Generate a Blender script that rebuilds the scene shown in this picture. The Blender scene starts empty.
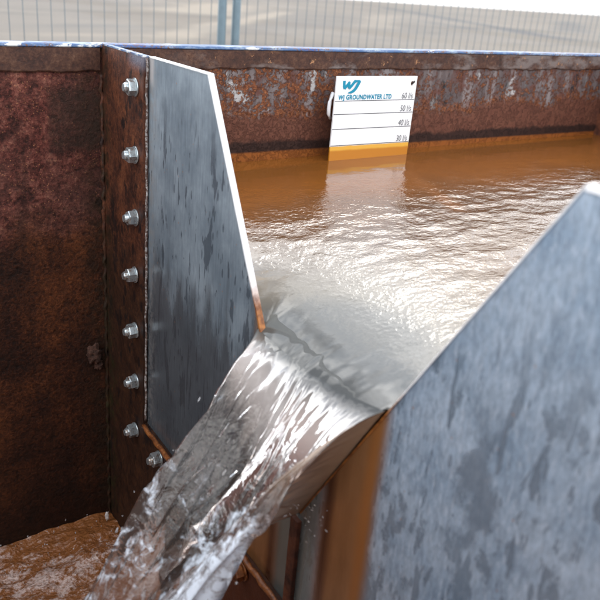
import bpy, bmesh, math, random
import numpy as np
from mathutils import Vector, Matrix
from mathutils.geometry import tessellate_polygon
random.seed(7)
rad = math.radians
S = bpy.context.scene

# ------------------------------------------------------------------ camera
F, PU, PV = 731.61, 264.99, 287.33          # fitted in 600 px frame
pi_, ya_, ro_ = rad(22.5168), rad(32.4826), rad(4.0478)
CAM = Vector((-.4067, -1.144, .2937))
fw = Vector((math.sin(ya_)*math.cos(pi_), math.cos(ya_)*math.cos(pi_), -math.sin(pi_)))
r0 = Vector((math.cos(ya_), -math.sin(ya_), 0)); u0 = r0.cross(fw)
rt = r0*math.cos(ro_) + u0*math.sin(ro_); up = -r0*math.sin(ro_) + u0*math.cos(ro_)
cd = bpy.data.cameras.new('camera'); cam = bpy.data.objects.new('camera', cd); S.collection.objects.link(cam)
M3 = Matrix((rt, up, -fw)).transposed().to_4x4(); M3.translation = CAM
cam.matrix_world = M3
cd.sensor_width = 36; cd.lens = F/600*36
cd.shift_x = (300-PU)/600; cd.shift_y = (PV-300)/600
cd.clip_start = .01; cd.clip_end = 6000
cd.dof.use_dof = True; cd.dof.focus_distance = 1.16; cd.dof.aperture_fstop = 7.5
S.camera = cam

# ------------------------------------------------------------------ sky and sun
SUN_EL, SUN_AZ = 42, 46                      # azimuth clockwise from +Y
w = bpy.data.worlds.new('World'); S.world = w; w.use_nodes = True
nt = w.node_tree; nt.nodes.clear()
def wn(t, **k):
    n = nt.nodes.new(t)
    for a, b in k.items(): setattr(n, a, b)
    return n
out = wn('ShaderNodeOutputWorld'); bg = wn('ShaderNodeBackground')
sky = wn('ShaderNodeTexSky', sky_type='NISHITA', sun_disc=False, sun_elevation=rad(SUN_EL), sun_rotation=rad(SUN_AZ), air_density=1.2, dust_density=4.0, ozone_density=1.0)
tc = wn('ShaderNodeTexCoord'); mp = wn('ShaderNodeMapping'); mp.inputs['Scale'].default_value = (1, 1, 2.6)
nz = wn('ShaderNodeTexNoise'); nz.inputs['Scale'].default_value = 2.6; nz.inputs['Detail'].default_value = 7; nz.inputs['Roughness'].default_value = .58
rp = wn('ShaderNodeValToRGB'); rp.color_ramp.elements[0].position = .37; rp.color_ramp.elements[1].position = .55
mx = wn('ShaderNodeMix', data_type='RGBA')
nt.links.new(tc.outputs['Generated'], mp.inputs['Vector']); nt.links.new(mp.outputs[0], nz.inputs['Vector'])
sx = wn('ShaderNodeSeparateXYZ'); nt.links.new(tc.outputs['Generated'], sx.inputs[0])
mr = wn('ShaderNodeMapRange'); mr.inputs[1].default_value = .60; mr.inputs[2].default_value = 1.; mr.inputs[3].default_value = 0; mr.inputs[4].default_value = .085; nt.links.new(sx.outputs[2], mr.inputs[0])
sb = wn('ShaderNodeMath', operation='SUBTRACT'); nt.links.new(nz.outputs['Fac'], sb.inputs[0]); nt.links.new(mr.outputs[0], sb.inputs[1])
nt.links.new(sb.outputs[0], rp.inputs['Fac']); nt.links.new(rp.outputs['Color'], mx.inputs[0])
nt.links.new(sky.outputs[0], mx.inputs[6])
nz2 = wn('ShaderNodeTexNoise'); nz2.inputs['Scale'].default_value = 5.5; nz2.inputs['Detail'].default_value = 6; nt.links.new(mp.outputs[0], nz2.inputs['Vector'])
rp2 = wn('ShaderNodeValToRGB'); rp2.color_ramp.elements[0].position = .36; rp2.color_ramp.elements[1].position = .62
rp2.color_ramp.elements[0].color = (.42, .45, .50, 1); rp2.color_ramp.elements[1].color = (1, 1, 1, 1); nt.links.new(nz2.outputs['Fac'], rp2.inputs['Fac'])
vm = wn('ShaderNodeVectorMath', operation='SCALE'); vm.inputs['Scale'].default_value = 42.0     # sunlit cloud, in the sky texture's own units
nt.links.new(rp2.outputs[0], vm.inputs[0]); nt.links.new(vm.outputs[0], mx.inputs[7])
nt.links.new(mx.outputs[2], bg.inputs['Color']); bg.inputs['Strength'].default_value = .13
nt.links.new(bg.outputs[0], out.inputs['Surface'])

sd = bpy.data.lights.new('sun', 'SUN'); sd.energy = 1.1; sd.angle = rad(14); sd.color = (1, .95, .88)
so = bpy.data.objects.new('sun', sd); S.collection.objects.link(so)
sdir = Vector((math.sin(rad(SUN_AZ))*math.cos(rad(SUN_EL)), math.cos(rad(SUN_AZ))*math.cos(rad(SUN_EL)), math.sin(rad(SUN_EL))))
so.rotation_euler = sdir.to_track_quat('Z', 'Y').to_euler(); so.location = sdir*20

S.view_settings.view_transform = 'Standard'; S.view_settings.look = 'None'
S.view_settings.exposure = 0; S.view_settings.gamma = 1
S.render.engine = 'CYCLES'; S.cycles.use_denoising = True
S.cycles.max_bounces = 12; S.cycles.transmission_bounces = 10; S.cycles.glossy_bounces = 6
S.cycles.sample_clamp_indirect = 8

# ------------------------------------------------------------------ helpers
def link(o, parent=None):
    S.collection.objects.link(o)
    if parent: o.parent = parent
    return o
def hang(o, parent):
    """link a mesh written in world coordinates under its thing"""
    link(o, parent)
    if parent: o.matrix_parent_inverse = Matrix.Translation(-parent.location)
    return o
def tag(o, label=None, cat=None, group=None, kind=None):
    if label: o['label'] = label
    if cat: o['category'] = cat
    if group: o['group'] = group
    if kind: o['kind'] = kind
    return o
def empty(name, loc, label, cat, group=None):
    o = bpy.data.objects.new(name, None); o.location = loc; o.empty_display_size = .05
    link(o); return tag(o, label, cat, group)
def mesh_obj(name, verts, faces, mat, parent=None, smooth=False, bevel=0):
    me = bpy.data.meshes.new(name); me.from_pydata([tuple(v) for v in verts], [], faces); me.update()
    bm = bmesh.new(); bm.from_mesh(me); bmesh.ops.recalc_face_normals(bm, faces=bm.faces)
    if bevel: bmesh.ops.bevel(bm, geom=[e for e in bm.edges if len(e.link_faces) == 2 and e.calc_face_angle(0) > .6], offset=bevel, segments=2, affect='EDGES', profile=.6)
    bm.to_mesh(me); bm.free()
    me.materials.append(mat)
    if smooth: me.polygons.foreach_set('use_smooth', [True]*len(me.polygons))
    o = bpy.data.objects.new(name, me)
    return hang(o, parent)
def box(name, lo, hi, mat, parent=None, bevel=0):
    (a, b, c), (d, e, f) = lo, hi
    v = [(a,b,c),(d,b,c),(d,e,c),(a,e,c),(a,b,f),(d,b,f),(d,e,f),(a,e,f)]
    return mesh_obj(name, v, [(0,1,2,3),(4,5,6,7),(0,1,5,4),(1,2,6,5),(2,3,7,6),(3,0,4,7)], mat, parent, bevel=bevel)
def prism_yz(name, poly, x0, x1, mat, parent=None, bevel=0, hole=None):
    """polygon in (y,z), extruded from x0 to x1"""
    n = len(poly)
    v = [(x0, y, z) for y, z in poly] + [(x1, y, z) for y, z in poly]
    f = [tuple(range(n)), tuple(range(n, 2*n))] + [(i, (i+1) % n, n+(i+1) % n, n+i) for i in range(n)]
    return mesh_obj(name, v, f, mat, parent, bevel=bevel)
def tube(name, pts, r, mat, parent=None, seg=10, jitter=0, cap=True, rs=None):
    pts = [Vector(p) for p in pts]; v = []; f = []
    for i, p in enumerate(pts):
        d = (pts[min(i+1, len(pts)-1)] - pts[max(i-1, 0)]).normalized()
        a = d.orthogonal().normalized() if abs(d.z) > .9 else d.cross(Vector((0, 0, 1))).normalized(); b = d.cross(a)
        if abs(d.z) > .9: a = Vector((1, 0, 0)); b = d.cross(a)
        rr = rs[i] if rs else r
        for k in range(seg):
            t = 2*math.pi*k/seg; q = rr*(1+jitter*(random.random()-.5))
            v.append(p + a*math.cos(t)*q + b*math.sin(t)*q)
    for i in range(len(pts)-1):
        for k in range(seg):
            f.append((i*seg+k, i*seg+(k+1) % seg, (i+1)*seg+(k+1) % seg, (i+1)*seg+k))
    if cap: f += [tuple(range(seg)), tuple(range((len(pts)-1)*seg, len(pts)*seg))]
    return mesh_obj(name, v, f, mat, parent, smooth=True)

# -------- numpy gradient noise
_rng = np.random.RandomState(3); _perm = _rng.permutation(512)
def pn(x, y, seed=0):
    xi = np.floor(x).astype(int); yi = np.floor(y).astype(int); xf = x-xi; yf = y-yi
    u = xf**3*(xf*(xf*6-15)+10); v = yf**3*(yf*(yf*6-15)+10)
    def g(a, b):
        h = _perm[(_perm[(a+seed*37) & 511]+b) & 511]; t = h*(2*math.pi/512)
        return np.cos(t), np.sin(t)
    def d(a, b):
        gx, gy = g(xi+a, yi+b); return gx*(xf-a)+gy*(yf-b)
    return 1.5*((d(0,0)*(1-u)+d(1,0)*u)*(1-v)+(d(0,1)*(1-u)+d(1,1)*u)*v)

# -------- shader helpers
class NT:
    def __init__(s, name):
        s.m = bpy.data.materials.new(name); s.m.use_nodes = True; s.t = s.m.node_tree; s.t.nodes.clear()
        s.out = s.t.nodes.new('ShaderNodeOutputMaterial'); s.b = s.t.nodes.new('ShaderNodeBsdfPrincipled')
        s.t.links.new(s.b.outputs[0], s.out.inputs[0]); s.co = s.t.nodes.new('ShaderNodeTexCoord').outputs['Object']
        g = s.t.nodes.new('ShaderNodeNewGeometry'); s.pos = g.outputs['Position']
    def n(s, t, **k):
        n = s.t.nodes.new(t)
        for a, b in k.items(): setattr(n, a, b)
        return n
    def l(s, a, b): s.t.links.new(a, b)
    def put(s, sock, v):
        if hasattr(v, 'links') or isinstance(v, bpy.types.NodeSocket): s.l(v, sock)
        else:
            if isinstance(v, tuple) and len(v) == 3 and sock.type == 'RGBA': v = (*v, 1)
            if sock.type == 'RGBA' and not isinstance(v, tuple): v = (v, v, v, 1)
            sock.default_value = v
    def mapv(s, sc, loc=(0, 0, 0)):
        m = s.n('ShaderNodeMapping'); s.l(s.pos, m.inputs[0]); m.inputs['Scale'].default_value = sc; m.inputs['Location'].default_value = loc
        return m.outputs[0]
    def noise(s, scale, detail=5, rough=.6, sc=(1, 1, 1), loc=(0, 0, 0), dist=0):
        n = s.n('ShaderNodeTexNoise'); s.l(s.mapv(sc, loc), n.inputs['Vector'])
        n.inputs['Scale'].default_value = scale; n.inputs['Detail'].default_value = detail; n.inputs['Roughness'].default_value = rough; n.inputs['Distortion'].default_value = dist
        return n.outputs['Fac']
    def voro(s, scale, sc=(1, 1, 1), loc=(0, 0, 0), rnd=1, feature='F1'):
        n = s.n('ShaderNodeTexVoronoi', feature=feature); s.l(s.mapv(sc, loc), n.inputs['Vector']); n.inputs['Scale'].default_value = scale
        return n.outputs['Distance']
    def mix(s, f, a, b, mode='MIX'):
        m = s.n('ShaderNodeMix', data_type='RGBA', blend_type=mode); s.put(m.inputs[0], f); s.put(m.inputs[6], a); s.put(m.inputs[7], b); return m.outputs[2]
    def ma(s, op, a, b=0., c=None, clamp=False):
        m = s.n('ShaderNodeMath', operation=op, use_clamp=clamp); s.put(m.inputs[0], a); s.put(m.inputs[1], b)
        if c is not None: s.put(m.inputs[2], c)
        return m.outputs[0]
    def step(s, v, lo, hi, smooth=True):
        m = s.n('ShaderNodeMapRange', interpolation_type='SMOOTHSTEP' if smooth else 'LINEAR'); s.put(m.inputs[0], v)
        m.inputs[1].default_value = lo; m.inputs[2].default_value = hi; return m.outputs[0]
    def ramp(s, v, stops):
        r = s.n('ShaderNodeValToRGB'); s.put(r.inputs[0], v); e = r.color_ramp.elements
        while len(e) < len(stops): e.new(.5)
        for el, (p, c) in zip(e, stops): el.position = p; el.color = (*c, 1)
        return r.outputs[0]
    def xyz(s):
        x = s.n('ShaderNodeSeparateXYZ'); s.l(s.pos, x.inputs[0]); return x.outputs
    def bump(s, h, dist, strength=1., prev=None):
        b = s.n('ShaderNodeBump'); s.put(b.inputs['Height'], h); b.inputs['Distance'].default_value = dist; b.inputs['Strength'].default_value = strength
        if prev is not None: s.l(prev, b.inputs['Normal'])
        return b.outputs[0]
    def fin(s, color=None, rough=None, metal=None, normal=None, spec=None):
        I = s.b.inputs
        if color is not None: s.put(I['Base Color'], color)
        if rough is not None: s.put(I['Roughness'], rough)
        if metal is not None: s.put(I['Metallic'], metal)
        if normal is not None: s.l(normal, I['Normal'])
        if spec is not None: s.put(I['Specular IOR Level'], spec)
        return s.m

def rust(name, kind):
    """kind: 'outlet' | 'inlet' | 'flange' | 'rail' | 'dark' """
    s = NT(name); X = s.xyz(); z = X[2]; y = X[1]; x = X[0]
    big = s.noise(7, 6, .62); mid = s.noise(38, 6, .65, loc=(3, 1, 2)); fine = s.noise(190, 5, .7, loc=(1, 5, 2)); grain = s.noise(700, 3, .7)
    mid2 = s.noise(55, 5, .7, loc=(9, 4, 7)); streak = s.noise(30, 5, .6, sc=(1, 1, .16), loc=(2, 2, 2))
    base = s.ramp(mid, [(.28, (.018, .008, .006)), (.43, (.06, .02, .012)), (.55, (.115, .038, .019)), (.68, (.19, .068, .03)), (.8, (.3, .12, .05))])
    h = s.ma('ADD', s.ma('MULTIPLY', mid, .6), s.ma('MULTIPLY', fine, .4))
    rough = s.step(mid2, .3, .7); rough = s.ma('MULTIPLY_ADD', rough, .25, .5)
    bumpd = .0035
    if kind == 'outlet':
        # dry scaly purple rust over a smooth wet brown zone, edge at the old water line
        edge = s.ma('ADD', z, s.ma('MULTIPLY', s.ma('SUBTRACT', s.noise(9, 6, .65, loc=(5, 5, 5)), .5), .14))
        wet = s.step(edge, -.06, -.13)
        dry = s.ramp(s.ma('ADD', s.ma('MULTIPLY', mid, .55), s.ma('MULTIPLY', fine, .45)), [(.34, (.018, .008, .008)), (.44, (.07, .021, .018)), (.51, (.155, .05, .042)), (.57, (.24, .10, .085)), (.66, (.42, .23, .17))])
        pur = s.step(big, .42, .62); dry = s.mix(s.ma('MULTIPLY', pur, .45), dry, s.mix(fine, (.04, .022, .022), (.22, .115, .10)))
        pits = s.step(s.voro(210), .12, .30); dry = s.mix(s.ma('MULTIPLY', s.ma('SUBTRACT', 1, pits), s.step(mid2, .44, .56)), dry, (.38, .19, .11))
        dark = s.step(s.noise(11, 5, .7, loc=(7, 1, 1)), .53, .66); dry = s.mix(s.ma('MULTIPLY', dark, .7), dry, (.02, .01, .009))
        wetc = s.ramp(s.ma('ADD', s.ma('MULTIPLY', big, .55), s.ma('MULTIPLY', fine, .45)), [(.37, (.010, .005, .003)), (.46, (.036, .012, .006)), (.53, (.080, .027, .011)), (.63, (.18, .062, .022))])
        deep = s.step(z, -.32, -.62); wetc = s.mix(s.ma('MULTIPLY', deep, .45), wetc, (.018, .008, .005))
        wetc = s.mix(s.ma('MULTIPLY', s.step(s.voro(90, loc=(2, 0, 1)), .13, .06), .45), wetc, (.008, .004, .003))
        col = s.mix(wet, dry, wetc)
        drip = s.step(s.noise(1, 5, .65, sc=(24, 24, 3.5), loc=(3, 3, 3)), .54, .66); col = s.mix(s.ma('MULTIPLY', drip, .45), col, (.022, .011, .008))
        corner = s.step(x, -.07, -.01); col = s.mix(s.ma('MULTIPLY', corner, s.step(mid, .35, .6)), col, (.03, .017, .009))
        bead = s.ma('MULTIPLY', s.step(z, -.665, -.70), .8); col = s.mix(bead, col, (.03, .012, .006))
        rough = s.mix(wet, s.ma('MULTIPLY_ADD', fine, .3, .42), s.ma('MULTIPLY_ADD', mid, .3, .3))
        h = s.ma('ADD', h, s.ma('MULTIPLY', s.ma('SUBTRACT', 1, wet), s.ma('MULTIPLY', fine, .55)))
        col = s.mix(.55, col, s.mix(s.step(grain, .3, .7), (.45, .45, .45), (1, 1, 1)), 'MULTIPLY')
        lumps = s.ma('ADD', s.noise(75, 6, .75, loc=(6, 1, 6)), s.ma('MULTIPLY', s.step(s.voro(120, loc=(1, 1, 7)), .0, .5), .16))
        col = s.mix(.8, col, s.mix(s.step(lumps, .45, .80), (.38, .36, .36), (1.45, 1.35, 1.3)), 'MULTIPLY')
        pt = s.ma('MULTIPLY', s.ma('MULTIPLY', s.step(s.ma('ADD', x, s.ma('MULTIPLY', mid, .03)), -.085, -.075), s.step(x, -.002, -.022)), s.ma('MULTIPLY', s.step(s.ma('ADD', z, s.ma('MULTIPLY', mid2, .03)), .035, .055), s.step(z, .135, .115)))
        col = s.mix(s.ma('MULTIPLY', pt, .6), col, (.035, .022, .017))
        nrm = s.bump(lumps, .0035, 1.0); nrm = s.bump(h, .003, .9, nrm); nrm = s.bump(grain, .0006, .7, nrm)
        return s.fin(s.mix(.8, col, (.92, .80, .66), 'MULTIPLY'), s.ma('MULTIPLY_ADD', rough, .7, .3), 0., nrm, .25)
    if kind == 'inlet':
        zz = s.ma('ADD', z, s.ma('MULTIPLY', s.ma('SUBTRACT', s.noise(9, 6, .65, loc=(5, 2, 5)), .5), .13))
        lowb = s.step(zz, .085, .072)          # smooth maroon band under the flaking paint
        paint = s.mix(s.step(streak, .4, .65), (.10, .085, .088), (.23, .21, .215))
        paint = s.mix(s.step(s.noise(24, 6, .7, loc=(1, 9, 4)), .46, .6), paint, (.11, .05, .04))
        bare = s.ma('MULTIPLY', s.step(s.noise(16, 5, .65, sc=(1, 1, .8), loc=(4, 4, 1)), .56, .60), s.step(z, .06, .085))
        paint = s.mix(bare, paint, s.mix(s.step(streak, .42, .56), (.018, .022, .027), (.40, .41, .42)))
        scale = s.step(s.ma('ADD', s.noise(70, 7, .78, loc=(3, 3, 8), dist=.3), s.ma('MULTIPLY', s.step(x, .62, .45), .035)), .50, .57)
        rcol = s.ramp(s.ma('ADD', s.ma('MULTIPLY', fine, .6), s.ma('MULTIPLY', grain, .4)), [(.36, (.04, .014, .008)), (.47, (.12, .04, .018)), (.57, (.27, .105, .045)), (.7, (.50, .27, .14))])
        sm = s.ma('MULTIPLY', scale, s.step(s.noise(5, 4, .6, loc=(6, 1, 1)), .32, .50))
        upper = s.mix(sm, paint, rcol)
        rim_e = s.ma('MULTIPLY', s.step(s.ma('ABSOLUTE', s.ma('SUBTRACT', zz, .085)), .016, .002), s.step(mid2, .4, .55)); upper = s.mix(rim_e, upper, rcol)
        low = s.ramp(s.ma('ADD', s.ma('MULTIPLY', mid, .4), s.ma('MULTIPLY', fine, .6)), [(.30, (.07, .027, .018)), (.48, (.125, .050, .033)), (.62, (.165, .072, .046)), (.74, (.24, .115, .07))])
        col = s.mix(lowb, upper, low)
        z2 = s.ma('ADD', z, s.ma('MULTIPLY', s.ma('SUBTRACT', s.noise(22, 5, .65, loc=(2, 8, 3)), .5), .03))
        blk = s.ma('MULTIPLY', s.step(z2, .03, .021), s.step(z, .001, .009)); col = s.mix(s.ma('MULTIPLY', blk, .85), col, (.017, .010, .009))
        org = s.step(z, .0095, .004); col = s.mix(org, col, (.26, .085, .016))
        h2 = s.ma('ADD', s.ma('MULTIPLY', sm, .9), s.ma('ADD', s.ma('MULTIPLY', fine, s.ma('MULTIPLY_ADD', lowb, -.24, .3)), s.ma('MULTIPLY', lowb, -.4)))
        nrm = s.bump(h2, .0022, .8); nrm = s.bump(grain, .0005, .6, nrm)
        return s.fin(s.mix(.4, col, (1., .85, .76), 'MULTIPLY'), s.ma('MULTIPLY_ADD', fine, .35, .5), 0., nrm, .22)
    if kind == 'flange':
        streak = s.noise(30, 6, .68, sc=(1, 1, .7), loc=(2, 2, 2)); col = s.ramp(s.ma('ADD', s.ma('MULTIPLY', streak, .6), s.ma('MULTIPLY', fine, .4)), [(.36, (.02, .010, .008)), (.46, (.065, .024, .014)), (.56, (.14, .05, .024)), (.7, (.25, .10, .042))])
        top = s.step(z, -.03, .15)
        low = s.ramp(s.ma('ADD', s.ma('MULTIPLY', mid, .45), s.ma('MULTIPLY', fine, .55)), [(.3, (.012, .008, .006)), (.5, (.042, .018, .010)), (.62, (.08, .032, .012)), (.75, (.15, .07, .02))])
        col = s.mix(s.step(z, -.05, -.2), col, low)
        col = s.mix(s.ma('MULTIPLY', s.step(s.noise(34, 6, .7, sc=(1, 1, .55), loc=(8, 8, 8)), .56, .62), .85), col, (.012, .008, .008))
        spots = s.step(s.voro(34, sc=(1, 1, .55), loc=(3, 3, 3)), .22, .15); col = s.mix(s.ma('MULTIPLY', spots, .8), col, (.012, .007, .007))
        cor = s.ma('MULTIPLY', s.step(y, -.05, -.012), s.step(mid2, .42, .6)); col = s.mix(s.ma('MULTIPLY', cor, .7), col, (.02, .017, .007))
        moss = s.ma('MULTIPLY', s.ma('MULTIPLY', s.step(y, -.075, -.02), s.step(z, -.2, -.4)), s.step(s.noise(48, 5, .7, loc=(4, 7, 1)), .5, .6)); col = s.mix(s.ma('MULTIPLY', moss, .6), col, (.035, .035, .010))
        col = s.mix(s.ma('MULTIPLY', s.step(z, .165, .187), s.step(y, -.10, -.14)), col, s.mix(fine, (.05, .07, .14), (.25, .25, .28)))
        lo2 = s.ma('MULTIPLY', s.step(z, -.39, -.42), s.step(y, -.3, -.42)); col = s.mix(s.ma('MULTIPLY', lo2, .85), col, s.mix(fine, (.05, .012, .006), (.17, .05, .02)))
        col = s.mix(.5, col, s.mix(s.step(grain, .3, .7), (.45, .45, .45), (1, 1, 1)), 'MULTIPLY')
        h = s.ma('ADD', s.ma('MULTIPLY', mid2, .5), s.ma('MULTIPLY', fine, .5))
        nrm = s.bump(h, .0025, .9); nrm = s.bump(grain, .0004, .6, nrm)
        return s.fin(s.mix(.4, col, (1., .80, .72), 'MULTIPLY'), s.ma('MULTIPLY_ADD', mid, .4, .38), 0., nrm, .3)
    if kind == 'rail':
        col = s.ramp(s.ma('ADD', s.ma('MULTIPLY', mid, .5), s.ma('MULTIPLY', fine, .5)), [(.35, (.018, .010, .008)), (.48, (.05, .02, .013)), (.58, (.085, .038, .022)), (.72, (.17, .09, .06))])
        right = s.step(x, .05, .3); pale = s.step(s.noise(20, 5, .65, sc=(.5, 1, 1), loc=(1, 6, 3)), .47, .62)
        col = s.mix(s.ma('MULTIPLY', s.ma('MULTIPLY', right, pale), .7), col, (.19, .16, .15))
        col = s.mix(s.ma('MULTIPLY', right, s.step(s.noise(75, 5, .7, loc=(4, 6, 3)), .62, .68)), col, (.34, .17, .08))
        nrm = s.bump(h, .002, .9)
        return s.fin(col, .6, 0., nrm, .3)
    if kind == 'orange':
        col = s.ramp(s.ma('ADD', s.ma('MULTIPLY', mid, .4), s.ma('MULTIPLY', fine, .6)), [(.35, (.05, .016, .006)), (.5, (.19, .06, .018)), (.62, (.38, .14, .04)), (.75, (.5, .25, .1))])
        nrm = s.bump(h, .002, .9); return s.fin(col, .38, 0., nrm, .5)
    nrm = s.bump(h, bumpd, .8)
    return s.fin(base, rough, 0., nrm, .35)

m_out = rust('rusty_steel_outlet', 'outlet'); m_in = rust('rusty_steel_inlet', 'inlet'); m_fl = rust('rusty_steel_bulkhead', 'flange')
m_rail = rust('rusty_steel_rail', 'rail'); m_dark = rust('rusty_steel_plain', 'dark'); m_or = rust('orange_rust', 'orange')

# blue paint, chipped to white primer and rust
s = NT('chipped_blue_paint'); a = s.noise(60, 6, .7, sc=(.45, 1, 1)); b = s.noise(22, 5, .65, sc=(.35, 1, 1), loc=(5, 2, 1)); c_ = s.noise(240, 4, .7)
col = s.mix(s.step(a, .44, .66), (.05, .11, .24), (.26, .33, .42)); col = s.mix(s.step(b, .56, .64), col, (.03, .075, .25))
col = s.mix(s.ma('MULTIPLY', s.step(c_, .50, .58), s.step(b, .44, .52)), col, (.13, .06, .03)); col = s.mix(s.step(s.noise(40, 5, .7, sc=(.4, 1, 1), loc=(9, 1, 1)), .60, .64), col, (.55, .56, .56))
m_blue = s.fin(col, .6, 0., s.bump(a, .0008, .6), .5)

# weir plate: blue grey mill finish with wet runs and a brown stain where the nappe wets it
def plate_mat():
    s = NT('mill_finish_steel'); X = s.xyz(); y, z = X[1], X[2]
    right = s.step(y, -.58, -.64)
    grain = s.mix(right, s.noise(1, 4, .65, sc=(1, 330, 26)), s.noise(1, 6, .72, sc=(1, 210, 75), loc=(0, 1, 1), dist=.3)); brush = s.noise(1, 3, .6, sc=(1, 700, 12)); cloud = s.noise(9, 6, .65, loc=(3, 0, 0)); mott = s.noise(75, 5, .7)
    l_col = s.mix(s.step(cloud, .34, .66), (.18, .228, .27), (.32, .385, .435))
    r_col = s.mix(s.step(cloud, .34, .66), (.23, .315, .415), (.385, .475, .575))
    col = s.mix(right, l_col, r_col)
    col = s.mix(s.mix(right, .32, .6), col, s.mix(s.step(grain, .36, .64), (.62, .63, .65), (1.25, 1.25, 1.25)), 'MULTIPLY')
    col = s.mix(s.mix(right, .30, .10), col, s.mix(s.step(brush, .3, .7), (.6, .6, .6), (1.2, 1.2, 1.2)), 'MULTIPLY')
    pale = s.ma('MULTIPLY', s.step(s.noise(1, 6, .78, sc=(1, 260, 70), loc=(0, 4, 3), dist=.3), .50, .66), right)
    col = s.mix(s.ma('MULTIPLY', pale, .5), col, (.60, .68, .78))
    # dark wet runs
    run = s.step(s.noise(1, 5, .6, sc=(1, 40, 7), loc=(0, 2.3, 5), dist=.5), .575, .61)
    run2 = s.step(s.noise(1, 3, .5, sc=(1, 120, 22), loc=(0, 7, 1)), .63, .67)
    blot = s.ma('MULTIPLY', s.step(s.noise(1, 5, .6, sc=(1, 22, 13), loc=(0, 1.2, 2.3)), .57, .62), right); blot2 = s.ma('MULTIPLY', s.step(s.noise(1, 6, .62, sc=(1, 13, 7), loc=(0, 4.2, 1.3)), .54, .60), right); blot = s.ma('MAXIMUM', blot, s.ma('MULTIPLY', blot2, s.step(z, .04, -.05)))
    drops = s.ma('MULTIPLY', s.step(s.voro(1, sc=(1, 95, 30), loc=(0, 3, 3)), .24, .17), s.step(s.noise(1, 3, .6, sc=(1, 17, 12), loc=(0, 3, 1)), .48, .55))
    big_r = s.step(s.voro(1, sc=(1, 26, 19), loc=(0, 6, 3)), .24, .16); drops = s.ma('MAXIMUM', drops, s.ma('MULTIPLY', s.ma('MULTIPLY', big_r, right), s.step(s.noise(1, 2, .6, sc=(1, 12, 12), loc=(0, 1, 1)), .50, .56)))
    wet = s.ma('MAXIMUM', s.ma('MAXIMUM', run, run2), s.ma('MAXIMUM', blot, s.ma('MULTIPLY', drops, .8)))
    top = s.step(z, .17, .06); wet = s.ma('MULTIPLY', wet, s.mix(right, top, s.step(z, .12, -.01)))
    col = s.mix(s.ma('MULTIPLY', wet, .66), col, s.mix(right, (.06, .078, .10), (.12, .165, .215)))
    # shade and dark reflections painted into the lower left plate, with a wet gloss
    low_shade = s.ma('MULTIPLY', s.step(s.ma('ADD', z, s.ma('MULTIPLY', s.ma('SUBTRACT', s.noise(1, 5, .6, sc=(1, 30, 6)), .5), .35)), -.06, -.16), s.ma('SUBTRACT', 1, right))
    col = s.mix(s.ma('MULTIPLY', low_shade, .75), col, s.mix(brush, (.045, .047, .052), (.10, .105, .115)))
    # brown rust stain either side of the joint
    d = s.ma('ABSOLUTE', s.ma('ADD', y, .61)); dn = s.ma('ADD', d, s.ma('MULTIPLY', s.ma('SUBTRACT', s.noise(1, 4, .6, sc=(1, 20, 5)), .5), .012))
    st = s.ma('MULTIPLY', s.step(dn, .128, .108), s.step(dn, .024, .050)); st = s.ma('MULTIPLY', st, s.step(z, -.03, -.05))
    bc = s.mix(s.noise(1, 5, .65, sc=(1, 60, 14), loc=(0, 3, 9)), (.17, .075, .028), (.38, .19, .08))
    bc = s.mix(s.step(s.ma('ABSOLUTE', s.ma('SUBTRACT', dn, .105)), .014, .0), bc, (.33, .135, .04))
    bc = s.mix(s.step(s.ma('ABSOLUTE', s.ma('SUBTRACT', dn, .05)), .016, .0), bc, (.10, .04, .02))
    col = s.mix(st, col, bc)
    mid_ = s.ma('MULTIPLY', s.step(dn, .044, .026), s.step(z, -.1, -.2)); col = s.mix(s.ma('MULTIPLY', mid_, .8), col, (.19, .21, .19))
    flk = s.step(s.voro(1, sc=(1, 60, 60), loc=(0, 8, 2)), .075, .05); flk = s.ma('MULTIPLY', flk, s.step(s.noise(12, 2, .5), .45, .55))
    col = s.mix(s.ma('MULTIPLY', flk, .7), col, (.36, .17, .08))
    edge = s.ma('MULTIPLY', s.step(y, -.212, -.175), s.step(mott, .42, .60)); col = s.mix(s.ma('MULTIPLY', edge, .6), col, (.30, .29, .28))
    smear = s.ma('MULTIPLY', s.step(s.ma('ABSOLUTE', s.ma('ADD', y, .176)), .014, .004), s.step(z, .145, .165)); col = s.mix(smear, col, (.48, .47, .47))
    rough = s.mix(s.ma('MAXIMUM', wet, s.ma('MAXIMUM', low_shade, st)), s.ma('MULTIPLY_ADD', mott, .2, .36), .2)
    nrm = s.bump(brush, .0003, .35); nrm = s.bump(cloud, .004, .12, nrm)
    s.fin(col, rough, .35, nrm, .5)
    return s.m
m_plate = plate_mat()
s = NT('cut_steel_edge'); z = s.xyz()[2]; n = s.noise(60, 4, .6)
e = s.step(s.ma('ADD', z, s.ma('MULTIPLY', s.ma('SUBTRACT', n, .5), .05)), -.012, -.058)
m_edge = s.fin(s.mix(e, (.82, .83, .84), s.mix(s.step(n, .35, .65), (.16, .045, .008), (.50, .19, .04))), .45, 0., None, .5)
s = NT('zinc_plating'); n = s.noise(300, 4, .6); zc = s.mix(n, (.36, .41, .42), (.68, .73, .75)); zc = s.mix(s.ma('MULTIPLY', s.step(s.noise(95, 5, .7), .52, .64), .75), zc, (.22, .13, .075))
m_zinc = s.fin(zc, s.ma('MULTIPLY_ADD', n, .25, .18), .75, s.bump(n, .0003, .4))
s = NT('silicone_sealant'); n = s.noise(230, 5, .75); k = s.noise(30, 4, .6, sc=(1, 1, .5))
m_seal = s.fin(s.mix(s.step(n, .44, .6), (.10, .055, .04), s.mix(k, (.22, .2, .19), (.62, .60, .58))), .5, 0., s.bump(n, .001, .8))
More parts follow.
